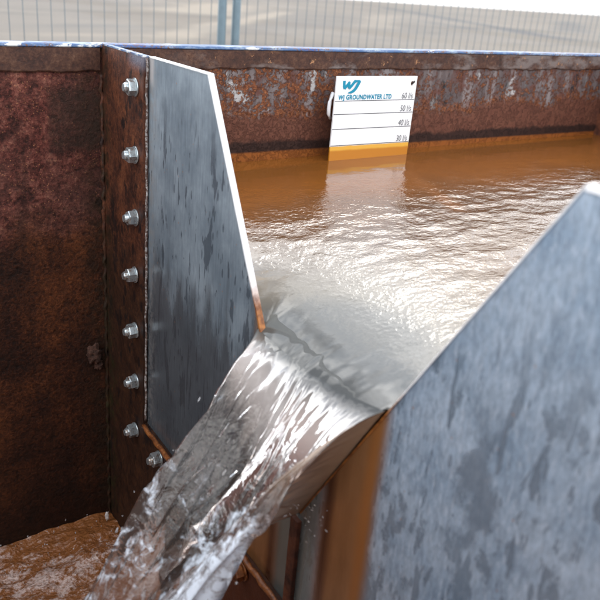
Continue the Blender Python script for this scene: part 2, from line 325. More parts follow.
def flat(name, c, r=.5, metal=0., var=.0, vs=40):
    s = NT(name); col = c
    if var: col = s.mix(s.noise(vs, 5, .65), tuple(q*(1-var) for q in c), tuple(min(1, q*(1+var)) for q in c))
    return s.fin(col, r, metal)
s = NT('sign_plastic'); X = s.xyz(); z = s.ma('ADD', X[2], s.ma('MULTIPLY', s.ma('SUBTRACT', s.noise(40, 3, .6, sc=(1, 1, 1)), .5), .003))
col = s.mix(s.noise(35, 4, .6), (.80, .81, .82), (.90, .905, .91))
col = s.mix(s.step(z, .0200, .0180), col, (.74, .40, .055)); col = s.mix(s.step(z, .0135, .0085), col, (.50, .19, .015))
m_sign = s.fin(col, .3, 0.)
m_teal = flat('teal_print', (.0, .23, .36), .4); m_grey = flat('grey_print', (.07, .08, .09), .45)
m_hole = flat('dark_rubber', (.015, .012, .010), .6); m_clip = flat('white_nylon', (.75, .76, .78), .35)
m_galv = flat('blue_grey_galvanised_steel', (.10, .145, .17), .45, .3, .25, 30)
m_wire = flat('grey_galvanised_wire', (.085, .115, .135), .45, .3)

# ------------------------------------------------------------------ ground
GZ = -1.15
s = NT('sandy_tarmac'); X = s.xyz()
a = s.noise(.05, 6, .6); b = s.noise(.22, 6, .62, sc=(1, .45, 1), loc=(4, 2, 0)); c_ = s.noise(3, 6, .7)
col = s.mix(s.step(a, .35, .65), (.145, .133, .120), (.19, .172, .150)); col = s.mix(s.ma('MULTIPLY', s.step(b, .47, .62), .5), col, (.135, .115, .092))
col = s.mix(s.ma('MULTIPLY', s.step(s.noise(.35, 5, .6, sc=(.35, 1, 1), loc=(7, 7, 0)), .52, .62), .4), col, (.078, .077, .075))
col = s.mix(.25, col, s.mix(c_, (.5, .5, .5), (1.2, 1.2, 1.2)), 'MULTIPLY')
wob = s.ma('MULTIPLY', s.ma('SUBTRACT', s.noise(.25, 5, .65), .5), 2.6)
def track(a, b, wd, c, k):
    """soft-edged wheel track or sand trail pressed into the ground from a to b"""
    global col
    dx, dy = b[0]-a[0], b[1]-a[1]; L = math.hypot(dx, dy); dx /= L; dy /= L
    al = s.ma('ADD', s.ma('MULTIPLY', s.ma('SUBTRACT', X[0], a[0]), dx), s.ma('MULTIPLY', s.ma('SUBTRACT', X[1], a[1]), dy))
    ac = s.ma('ABSOLUTE', s.ma('ADD', s.ma('ADD', s.ma('MULTIPLY', s.ma('SUBTRACT', X[0], a[0]), -dy), s.ma('MULTIPLY', s.ma('SUBTRACT', X[1], a[1]), dx)), s.ma('MULTIPLY', wob, wd*.8)))
    m = s.ma('MULTIPLY', s.step(ac, wd, wd*.25), s.ma('MULTIPLY', s.step(al, -1, 2.5), s.step(al, L+1, L-2.5)))
    col = s.mix(s.ma('MULTIPLY', m, k), col, c)
DK, LT = (.075, .080, .088), (.26, .228, .185)
track((50, 60), (28.3, 20.2), 1.2, DK, .75); track((31, 33.5), (28.2, 25), .8, DK, .6); track((61, 46.5), (37.5, 27.6), 1.7, DK, .5)
track((6.85, 16.2), (24, 37), .9, LT, .7); track((14, 30), (25, 45), 3.2, LT, .75); track((3.6, 16.7), (7.0, 17.6), .7, LT, .6)
track((4.5, 19.5), (9.5, 21), 1.0, DK, .35); track((9, 19), (20, 27), 1.6, DK, .25); track((20, 24), (34, 40), 1.3, LT, .4)
m_ground = s.fin(col, .9, 0., s.bump(c_, .02, .3), .2)
g = mesh_obj('ground', [(-3000, -3000, GZ), (3000, -3000, GZ), (3000, 3000, GZ), (-3000, 3000, GZ)], [(0, 1, 2, 3)], m_ground); tag(g, kind='structure')
def sheet(name, pts, mat, dz):
    o = mesh_obj(name, [(x, y, GZ+dz) for x, y in pts], [tuple(range(len(pts)))], mat); return tag(o, kind='structure')
s = NT('pale_concrete'); n = s.noise(.4, 5, .6, sc=(.2, 1, 1)); m_conc = s.fin(s.mix(n, (.55, .55, .54), (.62, .62, .61)), .8)
# far apron of near-white concrete: its near edge runs from (60,108) to (134,86)
e0, e1 = Vector((74, 94)), Vector((125, 92)); d = (e1-e0).normalized()
sheet('concrete_apron', [tuple(e0-d*600), tuple(e1+d*1500), (2600, 2600), (-500, 2600)], m_conc, .004*3)
m_strip = flat('wet_asphalt', (.12, .13, .15), .6, 0., .4, .5)
sheet('road', [(120, 178), (420, 205), (420, 212), (120, 184)], m_strip, .05)
# ------------------------------------------------------------------ tank
ZR = .191; ZB = -1.02; XL, XR = -1.55, 1.262; W = 1.22
T = empty('weir_tank', (0, -.61, GZ), 'rusty open steel settling tank with worn blue rim and bolted bulkhead, full of orange water', 'tank')
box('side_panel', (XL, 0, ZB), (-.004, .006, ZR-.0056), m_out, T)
box('side_panel', (-.004, 0, ZB), (XR, .006, ZR-.0056), m_in, T)
box('side_panel', (XL, -W-.006, ZB), (XR, -W, ZR-.008), m_dark, T)
box('end_panel', (XL-.006, -W-.006, ZB), (XL, .006, ZR-.008), m_dark, T)
box('end_panel', (XR, -W-.006, ZB), (XR+.006, .006, ZR-.008), m_dark, T)
box('tank_floor', (XL-.006, -W-.006, ZB-.01), (XR+.006, .006, ZB), m_dark, T)
for yy in (-.2, -1.02): box('skid', (XL, yy-.05, GZ), (XR, yy+.05, ZB-.01), m_dark, T, bevel=.004)
# rim flange, turned outward, slightly wavy front lip
def rim(y_in, y_out, name='rim'):
    n = 260; v = []; f = []
    for i in range(n+1):
        x = XL-.05+(XR-XL+.1)*i/n; wv = .0012*float(pn(np.array([x*3.1]), np.array([.3]))[0])+.0006*random.random()
        sg = 1 if y_out > y_in else -1
        for (y, z) in ((y_in-sg*.004, ZR-.0055), (y_in-sg*.005, ZR-.004), (y_in-sg*.004, ZR-.001), (y_in, ZR), (y_out, ZR), (y_out, ZR-.0055)):
            v.append((x, y + (wv if abs(y-y_in) < .01 else 0), z + (wv*.5)))
    for i in range(n):
        for k in range(6): f.append((i*6+k, i*6+(k+1) % 6, (i+1)*6+(k+1) % 6, (i+1)*6+k))
    f += [tuple(range(6)), tuple(range(n*6, n*6+6))]
    return mesh_obj(name, v, f, m_blue, T)
rim(0, .022); rim(-W, -W-.022)
box('rim', (XL-.07, -W-.003, ZR-.007), (XL-.001, .003, ZR-.001), m_blue, T); box('rim', (XR+.001, -W-.003, ZR-.007), (XR+.07, .003, ZR-.001), m_blue, T)
# rail under the rim: proud of the wall with a ragged lower lip
def rail(x0, x1, zb, mat):
    n = int((x1-x0)/.006); v = []; f = []
    for i in range(n+1):
        x = x0+(x1-x0)*i/n; q = .0022*float(pn(np.array([x*23.]), np.array([2.3]))[0]) + .0012*float(pn(np.array([x*90.]), np.array([5.3]))[0])
        for (y, z) in ((-.0002, ZR-.006), (-.0035, ZR-.006), (-.0038, zb+.002+q), (-.0026, zb+q), (-.0002, zb+q)): v.append((x, y, z))
    for i in range(n):
        for k in range(5): f.append((i*5+k, i*5+(k+1) % 5, (i+1)*5+(k+1) % 5, (i+1)*5+k))
    f += [tuple(range(5)), tuple(range(n*5, n*5+5))]
    return mesh_obj('top_rail', v, f, mat, T)
rail(XL+.002, -.012, .150, m_rail); rail(.012, XR-.002, .155, m_rail)
# bulkhead with its trapezoid opening
OP_Y0, OP_Y1, OP_Z = -.169, -1.051, -.398
poly = [(0-.0005, ZR-.001), (0-.0005, ZB), (-W+.001, ZB), (-W+.001, ZR-.001), (OP_Y1, ZR-.001), (OP_Y1, OP_Z), (OP_Y0, OP_Z), (OP_Y0, ZR-.001)]
prism_yz('bulkhead', poly, -.008, -.0005, m_fl, T)
box('bulkhead_top_edge', (-.0085, OP_Y0, ZR-.001), (-.0003, -.002, ZR+.0012), m_blue, T)
# welds and beads
tube('weld_bead', [(-.010+.002*math.sin(i*1.3)*random.random(), -.002, .145-i*.006+.002*random.random()) for i in range(146)], .0034, m_fl, T, 8, .7)
tube('weld_bead', [(-.009, OP_Y0-.004-.009*i, OP_Z-.001+.0012*math.sin(i*1.7)) for i in range(98)], .0042, m_or, T, 8, .45)
# rust lump at the corner
def lump(c, r, mat, parent, name='rust_lump', seed=1, flatx=1.):
    bm = bmesh.new(); bmesh.ops.create_icosphere(bm, subdivisions=4, radius=1)
    P_ = np.array([v.co[:] for v in bm.verts]); dsp = 1+.35*pn(P_[:, 0]*2.1+seed, P_[:, 2]*2.1+P_[:, 1])+.22*pn(P_[:, 0]*5.3+seed, P_[:, 2]*5.1-P_[:, 1]*4)+.1*pn(P_[:, 0]*12, P_[:, 2]*12+P_[:, 1]*9)
    for v, q in zip(bm.verts, dsp): v.co = Vector((c[0]+v.co.x*r[0]*q, c[1]+v.co.y*r[1]*q, c[2]+v.co.z*r[2]*q))
    me = bpy.data.meshes.new(name); bm.to_mesh(me); bm.free(); me.materials.append(mat); me.polygons.foreach_set('use_smooth', [True]*len(me.polygons))
    o = bpy.data.objects.new(name, me)
    return hang(o, parent)
s = NT('crusty_rust'); n = s.noise(160, 6, .75); m_crust = s.fin(s.ramp(n, [(.35, (.02, .009, .006)), (.5, (.07, .028, .016)), (.7, (.17, .08, .05))]), .8, 0., s.bump(n, .003, 1.))
lump((-.034, -.004, -.342), (.012, .010, .020), m_crust, T, seed=4)
lump((-.027, -.004, -.365), (.008, .007, .009), m_crust, T, seed=9)

# ------------------------------------------------------------------ weir plate
WP = empty('weir_plate', (0, -.61, -.46), 'grey steel plate with a deep V-notch, bolted across the rusty tank', 'weir plate')
TH = math.tan(rad(30)); ZV = -.2585; YC = -.61
yc = YC+(ZR-ZV)*TH; yd = YC-(ZR-ZV)*TH
X0, X1 = .0002, .0050
left = [(-.105, ZR), (-.105, -.47), (YC+.0008, -.47), (YC+.0008, ZV), (yc, ZR)]
rightp = [(-1.11, ZR), (yd, ZR), (YC-.0008, ZV), (YC-.0008, -.47), (-1.11, -.47)]
# the flange hides the plate outside the opening, so the plate starts behind it
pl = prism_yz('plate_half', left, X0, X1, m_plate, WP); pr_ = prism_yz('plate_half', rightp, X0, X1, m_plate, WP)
def cut_edge(ya, za, yb_, zb_, t=.0017):
    # bright cut edge, a ribbon standing just proud of the plate edge
    d = Vector((0, yb_-ya, zb_-za)).normalized(); nrm = Vector((0, -d.z, d.y))
    if nrm.z < 0: nrm = -nrm
    a_, b_ = Vector((0, ya, za)), Vector((0, yb_, zb_)); N = 40; v = []; f = []
    for i in range(N+1):
        p = a_.lerp(b_, i/N); j = .0004*(random.random()-.5)
        for (xx, q) in ((X0-.0016, -t+j), (X0-.0016, .0008), (X1+.001, .0008), (X1+.001, -t)): v.append((xx, p.y+nrm.y*q, p.z+nrm.z*q))
    for i in range(N):
        for k in range(4): f.append((i*4+k, i*4+(k+1) % 4, (i+1)*4+(k+1) % 4, (i+1)*4+k))
    f += [(0, 1, 2, 3), (N*4, N*4+1, N*4+2, N*4+3)]
    return mesh_obj('cut_edge', v, f, m_edge, WP)
cut_edge(yc, ZR, YC+.004, ZV+.005); cut_edge(yd, ZR, YC-.004, ZV+.005, .0002)
cut_edge(OP_Y0-.008, ZR, yc, ZR, .0008); cut_edge(yd, ZR, OP_Y1, ZR, .0035)
box('joint_bar', (-.0060, YC-.0075, -.47), (.0001, YC+.0075, ZV-.004), m_fl if False else rust('joint_rust', 'dark'), WP, bevel=.0012)
# sealant bead between flange edge and plate
tube('sealant_bead', [(-.0035+.0006*math.sin(i*.9), OP_Y0-.0012-.0005*math.sin(i*.37), ZR-.002-i*.0083) for i in range(71)], .0018, m_seal, WP, 8, .55)

def hexprism(name, c, rr, x0, x1, mat, parent, seg=6, rot=0, cham=.0):
    prof = [(x0, rr*(1-cham)), (x0+(x1-x0)*.14, rr), (x1-(x1-x0)*.14, rr), (x1, rr*(1-cham))] if cham else [(x0, rr), (x1, rr)]
    v = []; f = []
    for (x, r) in prof:
        for k in range(seg): t = rot+2*math.pi*k/seg; v.append((x, r*math.cos(t), r*math.sin(t)))
    m = len(prof)
    for i in range(m-1):
        for k in range(seg): f.append((i*seg+k, i*seg+(k+1) % seg, (i+1)*seg+(k+1) % seg, (i+1)*seg+k))
    f += [tuple(range(seg)), tuple(range((m-1)*seg, m*seg))]
    me = bpy.data.meshes.new(name); me.from_pydata(v, [], f); me.update()
    bm = bmesh.new(); bm.from_mesh(me); bmesh.ops.recalc_face_normals(bm, faces=bm.faces); bm.to_mesh(me); bm.free(); me.materials.append(mat)
    if seg > 8: me.polygons.foreach_set('use_smooth', [len(p.vertices) == 4 for p in me.polygons])
    return me
# threaded shank: stacked rings
def shank_mesh(mat):
    v = []; f = []; seg = 16; xs = []; x = .012
    while x > -.0285: xs.append(x); x -= .0009
    for i, x in enumerate(xs):
        r = (.0070 if i % 2 else .0062) if i < len(xs)-2 else .0054
        for k in range(seg): t = 2*math.pi*k/seg; v.append((x, r*math.cos(t), r*math.sin(t)))
    for i in range(len(xs)-1):
        for k in range(seg): f.append((i*seg+k, i*seg+(k+1) % seg, (i+1)*seg+(k+1) % seg, (i+1)*seg+k))
    f += [tuple(range(seg)), tuple(range((len(xs)-1)*seg, len(xs)*seg))]
    me = bpy.data.meshes.new('bolt'); me.from_pydata(v, [], f); me.update()
    bm = bmesh.new(); bm.from_mesh(me); bmesh.ops.recalc_face_normals(bm, faces=bm.faces); bm.to_mesh(me); bm.free(); me.materials.append(mat); return me
def bolt_set(mat):
    return (shank_mesh(mat), hexprism('nut', None, .0118, -.0215, -.0105, mat, None, 6, .3, .07), hexprism('washer', None, .0130, -.0104, -.0081, mat, None, 28))
zs = bolt_set(m_zinc); rs = bolt_set(m_or)
def bolt(y, z, kit=zs, label=None):
    b = bpy.data.objects.new('bolt', kit[0]); b.location = (0, y-WP.location.y, z-WP.location.z); b.rotation_euler = (random.random()*6, 0, 0); link(b, WP)
    if label: b['label'] = label
    b.rotation_euler = (random.random()*6.28, rad(random.uniform(-2.5, 2.5)), rad(random.uniform(-2.5, 2.5)))
    b.scale = (random.uniform(.92, 1.18), 1, 1)
    for nme, me in (('nut', kit[1]), ('washer', kit[2])):
        o = bpy.data.objects.new(nme, me); link(o, b)
for zq in (.146, .049, -.047, -.140, -.236, -.331, -.425): bolt(-.1405, zq)
bolt(-.242, -.419)
for y in (-.333, -.424): bolt(y, -.419, rs)
bolt(-.515, -.419, rs, 'rust-coated bolt low on the bulkhead')

# ------------------------------------------------------------------ gauge sign
SX, SW, SZT = .4167, .1933, .1471
SY = -.040
SG = empty('gauge_sign', (SX, SY, 0), 'white flow gauge board with teal lettering on the tank wall, its foot yellowed', 'sign')
hc = (SW-.0115, SZT-.0135); hr = .0036
outer = [Vector((0, -.05, 0)), Vector((SW, -.05, 0)), Vector((SW, SZT, 0)), Vector((0, SZT, 0))]
hole = [Vector((hc[0]+hr*(1.0+.45*(k == 1))*math.cos(t), hc[1]+hr*1.25*math.sin(t), 0)) for k, t in enumerate([2*math.pi*k/14 for k in range(14)])]
tri = tessellate_polygon([outer, hole]); pts = outer+hole; n = len(pts)
v = [(SX+p.x, SY-.003, p.y) for p in pts]+[(SX+p.x, SY, p.y) for p in pts]
f = [tuple(t) for t in tri]+[tuple(a+n for a in t) for t in tri]
f += [(i, (i+1) % 4, n+(i+1) % 4, n+i) for i in range(4)]+[(4+i, 4+(i+1) % 14, n+4+(i+1) % 14, n+4+i) for i in range(14)]
mesh_obj('board', v, f, m_sign, SG)
box('bracket', (SX+.02, SY+.0002, .095), (SX+SW-.03, -.0045, .101), m_dark, SG)
tube('hook', [(SX+hc[0]-.001, -.004, hc[1]+.004), (SX+hc[0]-.001, SY+.001, hc[1]-.002), (SX+hc[0]+.0005, SY-.0028, hc[1]), (SX+hc[0]+.003, SY-.005, hc[1]+.0025), (SX+hc[0]+.0035, SY-.0045, hc[1]+.005)], .0016, m_hole, SG, 8)
def text(body, x, z, size, mat, bold=.0, sx=1., align='LEFT', shear=0.):
    cu = bpy.data.curves.new('lettering', 'FONT'); cu.body = body; cu.size = size; cu.offset = bold; cu.space_character = 1.1 if bold > .0003 else 1.; cu.align_x = align; cu.shear = shear
    tmp = bpy.data.objects.new('tmp', cu); S.collection.objects.link(tmp); bpy.context.view_layer.update()
    me = bpy.data.meshes.new_from_object(tmp.evaluated_get(bpy.context.evaluated_depsgraph_get())); bpy.data.objects.remove(tmp)
    me.name = 'lettering'; me.materials.clear(); me.materials.append(mat)
    o = bpy.data.objects.new('lettering', me); link(o, SG); o.rotation_euler = (math.pi/2, 0, 0); o.scale = (sx, 1, 1)
    o.location = (x, -.0035, z); return o
def strip(pts, wd, mat, name):
    """flat stroke of the logo; pts in board coordinates (x, z)"""
    v = []; f = []
    P_ = [Vector((a, b)) for a, b in pts]
    for i, p in enumerate(P_):
        d = (P_[min(i+1, len(P_)-1)]-P_[max(i-1, 0)]).normalized(); nn = Vector((-d.y, d.x))
        ww = wd[i] if isinstance(wd, (list, tuple)) else wd
        a = p+nn*ww/2; b = p-nn*ww/2; v += [(SX+a.x, SY-.0035, a.y), (SX+b.x, SY-.0035, b.y)]
    for i in range(len(P_)-1): f.append((2*i, 2*i+1, 2*i+3, 2*i+2))
    return v, f
z60, z50, z40, z30 = .1029, .0787, .0513, .0204
V_, F_ = [], []
def addstroke(pts, wd):
    v, f = strip(pts, wd, None, ''); k = len(V_); V_.extend(v); F_.extend([tuple(a+k for a in q) for q in f])
lx, lz, lw, lh = .0130, .1235, .036, .0160
def L_(a, b): return (lx+lw*(a+.10*b), lz+lh*b)
addstroke([L_(.02, 1), L_(.05, .7), L_(.10, .35), L_(.18, .12)], [.0062, .006, .0058, .006])
addstroke([L_(.14, .14), L_(.24, .38), L_(.38, .86)], [.0066, .0054, .005])
addstroke([L_(.34, .88), L_(.38, .5), L_(.42, .3), L_(.47, .14)], [.0056, .0058, .0058, .006])
addstroke([L_(.43, .16), L_(.56, .46), L_(.66, .8), L_(.74, .99)], [.0066, .0054, .0054, .006])
addstroke([L_(.62, .97), L_(1.02, .97)], .0032)
addstroke([L_(.99, 1), L_(.93, .55), L_(.86, .15), L_(.77, -.12), L_(.62, -.30), L_(.44, -.36)], [.0066, .0064, .006, .0056, .0046, .0016])
V_ = [(a, b-.00012*(i//4), c) for i, (a, b, c) in enumerate(V_)]
mesh_obj('logo', V_, F_, m_teal, SG)
text('WJ GROUNDWATER LTD', .0075, z60+.0028, .0116, m_teal, .0005, .88)
for zz, tx, off in ((z60, '60 l/s', .1875), (z50, '50 l/s', .1875), (z40, '40 l/s', .1875), (z30, '30 l/s', .1875)):
    text(tx, off, zz+.0022, .0162, m_grey, 0., .82, 'RIGHT', .12)
for zz in (z60, z50, z40, z30):
    box('scale_line', (SX+.0005, SY-.00335, zz-.00065), (SX+SW-.001, SY-.0031, zz+.00065), m_grey, SG)
tube('cable_tie', [(SX+.004, SY+.010, .116), (SX+.000, SY+.008, .110), (SX-.0035, SY+.007, .10), (SX-.0045, SY+.007, .088), (SX-.003, SY+.008, .077), (SX+.003, SY+.010, .070)], .0036, m_clip, SG, 8)

# ------------------------------------------------------------------ upstream water
def water_mat(name, base, rough=.03, foam_glint=False, clear=False):
    s = NT(name)
    return s
s = NT('rusty_water'); X = s.xyz()
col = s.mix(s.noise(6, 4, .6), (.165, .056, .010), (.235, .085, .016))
off_wall = s.step(s.ma('ADD', X[1], s.ma('MULTIPLY', s.ma('SUBTRACT', s.noise(5, 4, .6, loc=(2, 2, 2)), .5), .25)), -.10, -.42)   # wall's orange reflection painted into the near water, duller over the middle
col = s.mix(off_wall, col, (.080, .042, .020))
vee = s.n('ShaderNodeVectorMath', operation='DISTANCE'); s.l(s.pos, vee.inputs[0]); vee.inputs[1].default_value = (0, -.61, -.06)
col = s.mix(s.step(vee.outputs['Value'], .34, .10), col, (.125, .112, .088))  # pale sky reflection before the notch, painted into the water colour
col = s.mix(s.step(vee.outputs['Value'], .15, .10), col, (.060, .062, .058))  # darker reflection on the steep lip, also painted in
stk = s.n('ShaderNodeAttribute', attribute_name='warm_tint').outputs['Fac']; col = s.mix(s.ma('MULTIPLY', stk, .6), col, (.20, .080, .025))
fine = s.noise(1, 3, .55, sc=(130, 160, 60)); fade = s.ma('MULTIPLY', s.step(X[1], -.06, -.30), s.step(X[0], .02, .12))
cr = s.n('ShaderNodeBump'); s.l(s.ma('MULTIPLY', fine, fade), cr.inputs['Height']); cr.inputs['Distance'].default_value = .0012; cr.inputs['Strength'].default_value = .8
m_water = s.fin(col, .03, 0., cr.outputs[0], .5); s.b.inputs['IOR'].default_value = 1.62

YLc, YRc = -.4945, -.7215                # where the surface meets the notch edges
def drawdown(x, y):
    d = np.hypot(x, np.maximum(0, np.abs(y-YC)-.108)); t = np.clip((YLc-y)/(YLc-YRc), 0, 1)
    return crest(t)*(.50*np.exp(-d/.40)+.50*np.exp(-d/.074))
def crest(t): return -.0755+.0175*t-.010*np.sin(math.pi*t)
def ripple(x, y):
    r = np.hypot(x, y-YC); th = 1.6*np.arctan2(y-YC, x+.15)
    wall = np.clip((-y-.05)/.30, 0, 1)**1.3
    sgn = np.clip(1-np.abs(y+.03)/.25, 0, 1)
    far = .00140*wall*(.75*pn(x*17+.5*pn(x*7, y*7, 7), y*26, 1)+.50*pn(x*38, y*50+3, 2)+.16*pn(x*84, y*100, 3))
    calm = .00016*pn(x*22, y*45, 9)
    wq = .5*pn(x*11, y*11, 8)
    near = .0014*np.exp(-r/.13)*(.4+.6*np.clip((r-.06)/.1, 0, 1))*pn(th*3.4+1.2*np.sin(r*9), r*8, 4)+.00062*np.exp(-r/.2)*(.38+.62*np.clip((r-.08)/.08, 0, 1))*pn(th*7.5+wq, r*9+wq, 5)+.00013*pn(th*18+1.5*wq, r*24, 6)*np.exp(-r/.2)*np.clip((r-.10)/.10, 0, 1)
    k = np.clip((r-.10)/.22, 0, 1); return far*k+near+calm
xs = [.0]
while xs[-1] < XR-.004: xs.append(xs[-1]+min(.0042, .0014+xs[-1]*.004))
xs = np.array(xs); xs[-1] = XR-.001; ys = np.linspace(-W+.001, -.0008, 640)
GX, GY = np.meshgrid(xs, ys); ZZ = drawdown(GX, GY)+ripple(GX, GY)
men = .0022*np.exp(GY/.006); ZZ += men*0   # no meniscus on the tank wall
def grid_obj(name, GX, GY, GZ_, mat, parent=None):
    ny, nx = GX.shape; co = np.stack([GX, GY, GZ_], -1).reshape(-1, 3).astype(np.float32)
    i = np.arange(ny*nx).reshape(ny, nx); q = np.stack([i[:-1, :-1], i[:-1, 1:], i[1:, 1:], i[1:, :-1]], -1).reshape(-1, 4)
    me = bpy.data.meshes.new(name); me.vertices.add(len(co)); me.vertices.foreach_set('co', co.ravel())
    me.loops.add(q.size); me.loops.foreach_set('vertex_index', q.ravel().astype(np.int32)); me.polygons.add(len(q))
    me.polygons.foreach_set('loop_start', np.arange(0, q.size, 4, dtype=np.int32)); me.polygons.foreach_set('loop_total', np.full(len(q), 4, dtype=np.int32))
    me.update(calc_edges=True); me.validate(); me.polygons.foreach_set('use_smooth', [True]*len(me.polygons)); me.materials.append(mat)
    o = bpy.data.objects.new(name, me); return link(o, parent)
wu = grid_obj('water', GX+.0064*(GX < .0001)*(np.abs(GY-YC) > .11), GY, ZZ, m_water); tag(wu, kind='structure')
# orange streak in the water colour, running out from the wall beyond the sign
def segd(x, y, a, b):
    ax, ay = a; dx, dy = b[0]-ax, b[1]-ay; t = np.clip(((x-ax)*dx+(y-ay)*dy)/(dx*dx+dy*dy), 0, 1); return np.hypot(x-ax-t*dx, y-ay-t*dy)
sl = np.exp(-(segd(GX, GY, (.53, -.10), (.44, -.36))/(.016+.009*pn(GX*20, GY*20, 31)))**2)
at_ = wu.data.attributes.new('warm_tint', 'FLOAT', 'POINT'); at_.data.foreach_set('value', sl.ravel().astype(np.float32))

# ------------------------------------------------------------------ lower water in the outlet bay
s = NT('churned_rusty_water'); a = s.noise(28, 6, .7); b = s.noise(110, 5, .7, loc=(1, 2, 3)); X = s.xyz()
big = s.noise(6, 4, .6, loc=(2, 1, 0)); bub = s.voro(150, loc=(1, 2, 3)); bub2 = s.voro(330)
fo = s.step(s.ma('ADD', s.ma('ADD', s.ma('MULTIPLY', a, .6), s.ma('MULTIPLY', big, .55)), s.ma('MULTIPLY', s.ma('SUBTRACT', b, .5), .5)), .56, .70)
col = s.mix(b, (.19, .062, .018), (.38, .15, .05)); lace = s.ma('MULTIPLY', s.step(bub, .25, .5), .5)
col = s.mix(s.ma('MULTIPLY', fo, s.ma('MULTIPLY_ADD', lace, .8, .45)), col, (.72, .56, .50))
nn = s.bump(bub, .003, .6); nn = s.bump(s.noise(1, 3, .5, sc=(60, 90, 60), dist=1.), .005, .9, nn); nn = s.bump(bub2, .0012, .5, nn)
m_low = s.fin(col, .05, 0., nn, .5); s.b.inputs['IOR'].default_value = 1.5
xs2 = np.linspace(XL+.001, -.009, 420); ys2 = np.linspace(-W+.001, -.0008, 420); G2X, G2Y = np.meshgrid(xs2, ys2)
Z2 = -.705+.014*pn(G2X*6, G2Y*6, 11)+.006*pn(G2X*18, G2Y*22, 12)+.0035*pn(G2X*38+pn(G2X*9, G2Y*9, 2), G2Y*60, 13)+.0008*pn(G2X*90, G2Y*120, 14)
wl = grid_obj('water', G2X, G2Y, Z2, m_low); tag(wl, kind='structure')

# ------------------------------------------------------------------ the falling jet
s = NT('falling_water'); at = s.n('ShaderNodeAttribute', attribute_name='foam_glint').outputs['Fac']; X = s.xyz()
fn = s.ma('ADD', s.ma('MULTIPLY', s.noise(1, 5, .66, sc=(20, 40, 40), dist=1.4), .75), s.ma('MULTIPLY', s.noise(1, 4, .7, sc=(70, 130, 130), dist=.6), .25)); fm = s.ma('MULTIPLY', s.step(s.ma('ADD', fn, s.ma('MULTIPLY', at, .40)), .66, .84), .88)  # white mask: entrained air plus sky glints painted as colour
I = s.b.inputs; I['Base Color'].default_value = (.50, .36, .29, 1); I['Roughness'].default_value = .04; s.l(s.ma('MULTIPLY_ADD', s.step(X[0], .0, -.09), -.16, 1.56), I['IOR']); s.l(s.mix(s.step(X[0], .0, -.06), (.060, .062, .058), (.84, .74, .68)), I['Base Color'])  # jet starts in the same painted dark lip colour as the pool
s.l(s.ma('MULTIPLY_ADD', s.step(X[0], .004, -.075), .97, .0), I['Transmission Weight'])
s.l(s.bump(s.ma('MULTIPLY', s.noise(1, 3, .55, sc=(26, 34, 34), dist=1.6), s.step(X[0], -.012, -.09)), .0030, .6), I['Normal'])
df = s.n('ShaderNodeBsdfPrincipled'); df.inputs['Base Color'].default_value = (.78, .85, .94, 1); df.inputs['Roughness'].default_value = .25
ms = s.n('ShaderNodeMixShader'); s.l(fm, ms.inputs[0]); s.l(s.b.outputs[0], ms.inputs[1]); s.l(df.outputs[0], ms.inputs[2]); sl_ = s.n('ShaderNodeAttribute', attribute_name='warm_tint').outputs['Fac']; tan_ = s.n('ShaderNodeBsdfPrincipled'); s.l(s.mix(fn, (.42, .27, .16), (.66, .48, .33)), tan_.inputs['Base Color']); tan_.inputs['Roughness'].default_value = .08  # tan flank: rust mirrored and refracted in the sheet, painted as colour
m2 = s.n('ShaderNodeMixShader'); s.l(s.ma('MULTIPLY', sl_, .72), m2.inputs[0]); s.l(ms.outputs[0], m2.inputs[1]); s.l(tan_.outputs[0], m2.inputs[2]); s.l(m2.outputs[0], s.out.inputs[0])
va = s.n('ShaderNodeVolumeAbsorption'); va.inputs['Color'].default_value = (.60, .37, .24, 1); va.inputs['Density'].default_value = 7; s.l(va.outputs[0], s.out.inputs['Volume'])
m_jet = s.m
NTOP, NR, NL = 110, 70, 70
ring = []     # (y, z, vx, vz, edge weight)
def lerp(a, b, t): return a+(b-a)*t
for i in range(NTOP):
    t = i/NTOP; y = lerp(YLc, YRc, t); z = lerp(-.0755, -.0580, t)
    z = float(crest(t)+ripple(np.array([0.]), np.array([y]))[0]*min(1, 12*t, 12*(1-t)))
    ring.append((y, z, lerp(1.1, 1.04, t)+.10*math.sin(math.pi*t), lerp(-.20, -.95, t**1.6)-.36*math.sin(math.pi*t)*(1-.4*t), t, 0))
for i in range(NR):
    t = i/NR; ring.append((lerp(YRc, YC, t), lerp(-.0580, ZV+.001, t), lerp(1.04, 1.4, t**.7), lerp(-.95, .30, t**.55), 1+t, 1))
for i in range(NL):
    t = i/NL; ring.append((lerp(YC, YLc, t), lerp(ZV+.001, -.0755, t), lerp(1.4, 1.1, t), lerp(.30, -.20, t), 2+t, 2))
R = np.array(ring); NU = len(R); NS = 260
XSs = np.concatenate([np.linspace(0, .06, 60, endpoint=False), np.linspace(.06, .46, NS-60)])
verts = []; foam_glint = []
tt = XSs[:, None]/R[None, :, 2]
Y0, Z0, VZ, U = R[None, :, 0], R[None, :, 1], R[None, :, 3], R[None, :, 4]
kk = .58+.42*np.exp(-XSs[:, None]/.05)+1.6*np.maximum(0, XSs[:, None]-.08)**1.5
drift = -.018*(1-np.exp(-XSs[:, None]/.08))
kk = kk-np.where(Y0 < YC, 1., 0.)*(.22*(1-np.exp(-XSs[:, None]/.10))+1.3*np.maximum(0, XSs[:, None]-.08)**1.5)
YY = YC+drift+(Y0-YC)*kk
ZJ = Z0+VZ*tt-4.905*tt**2
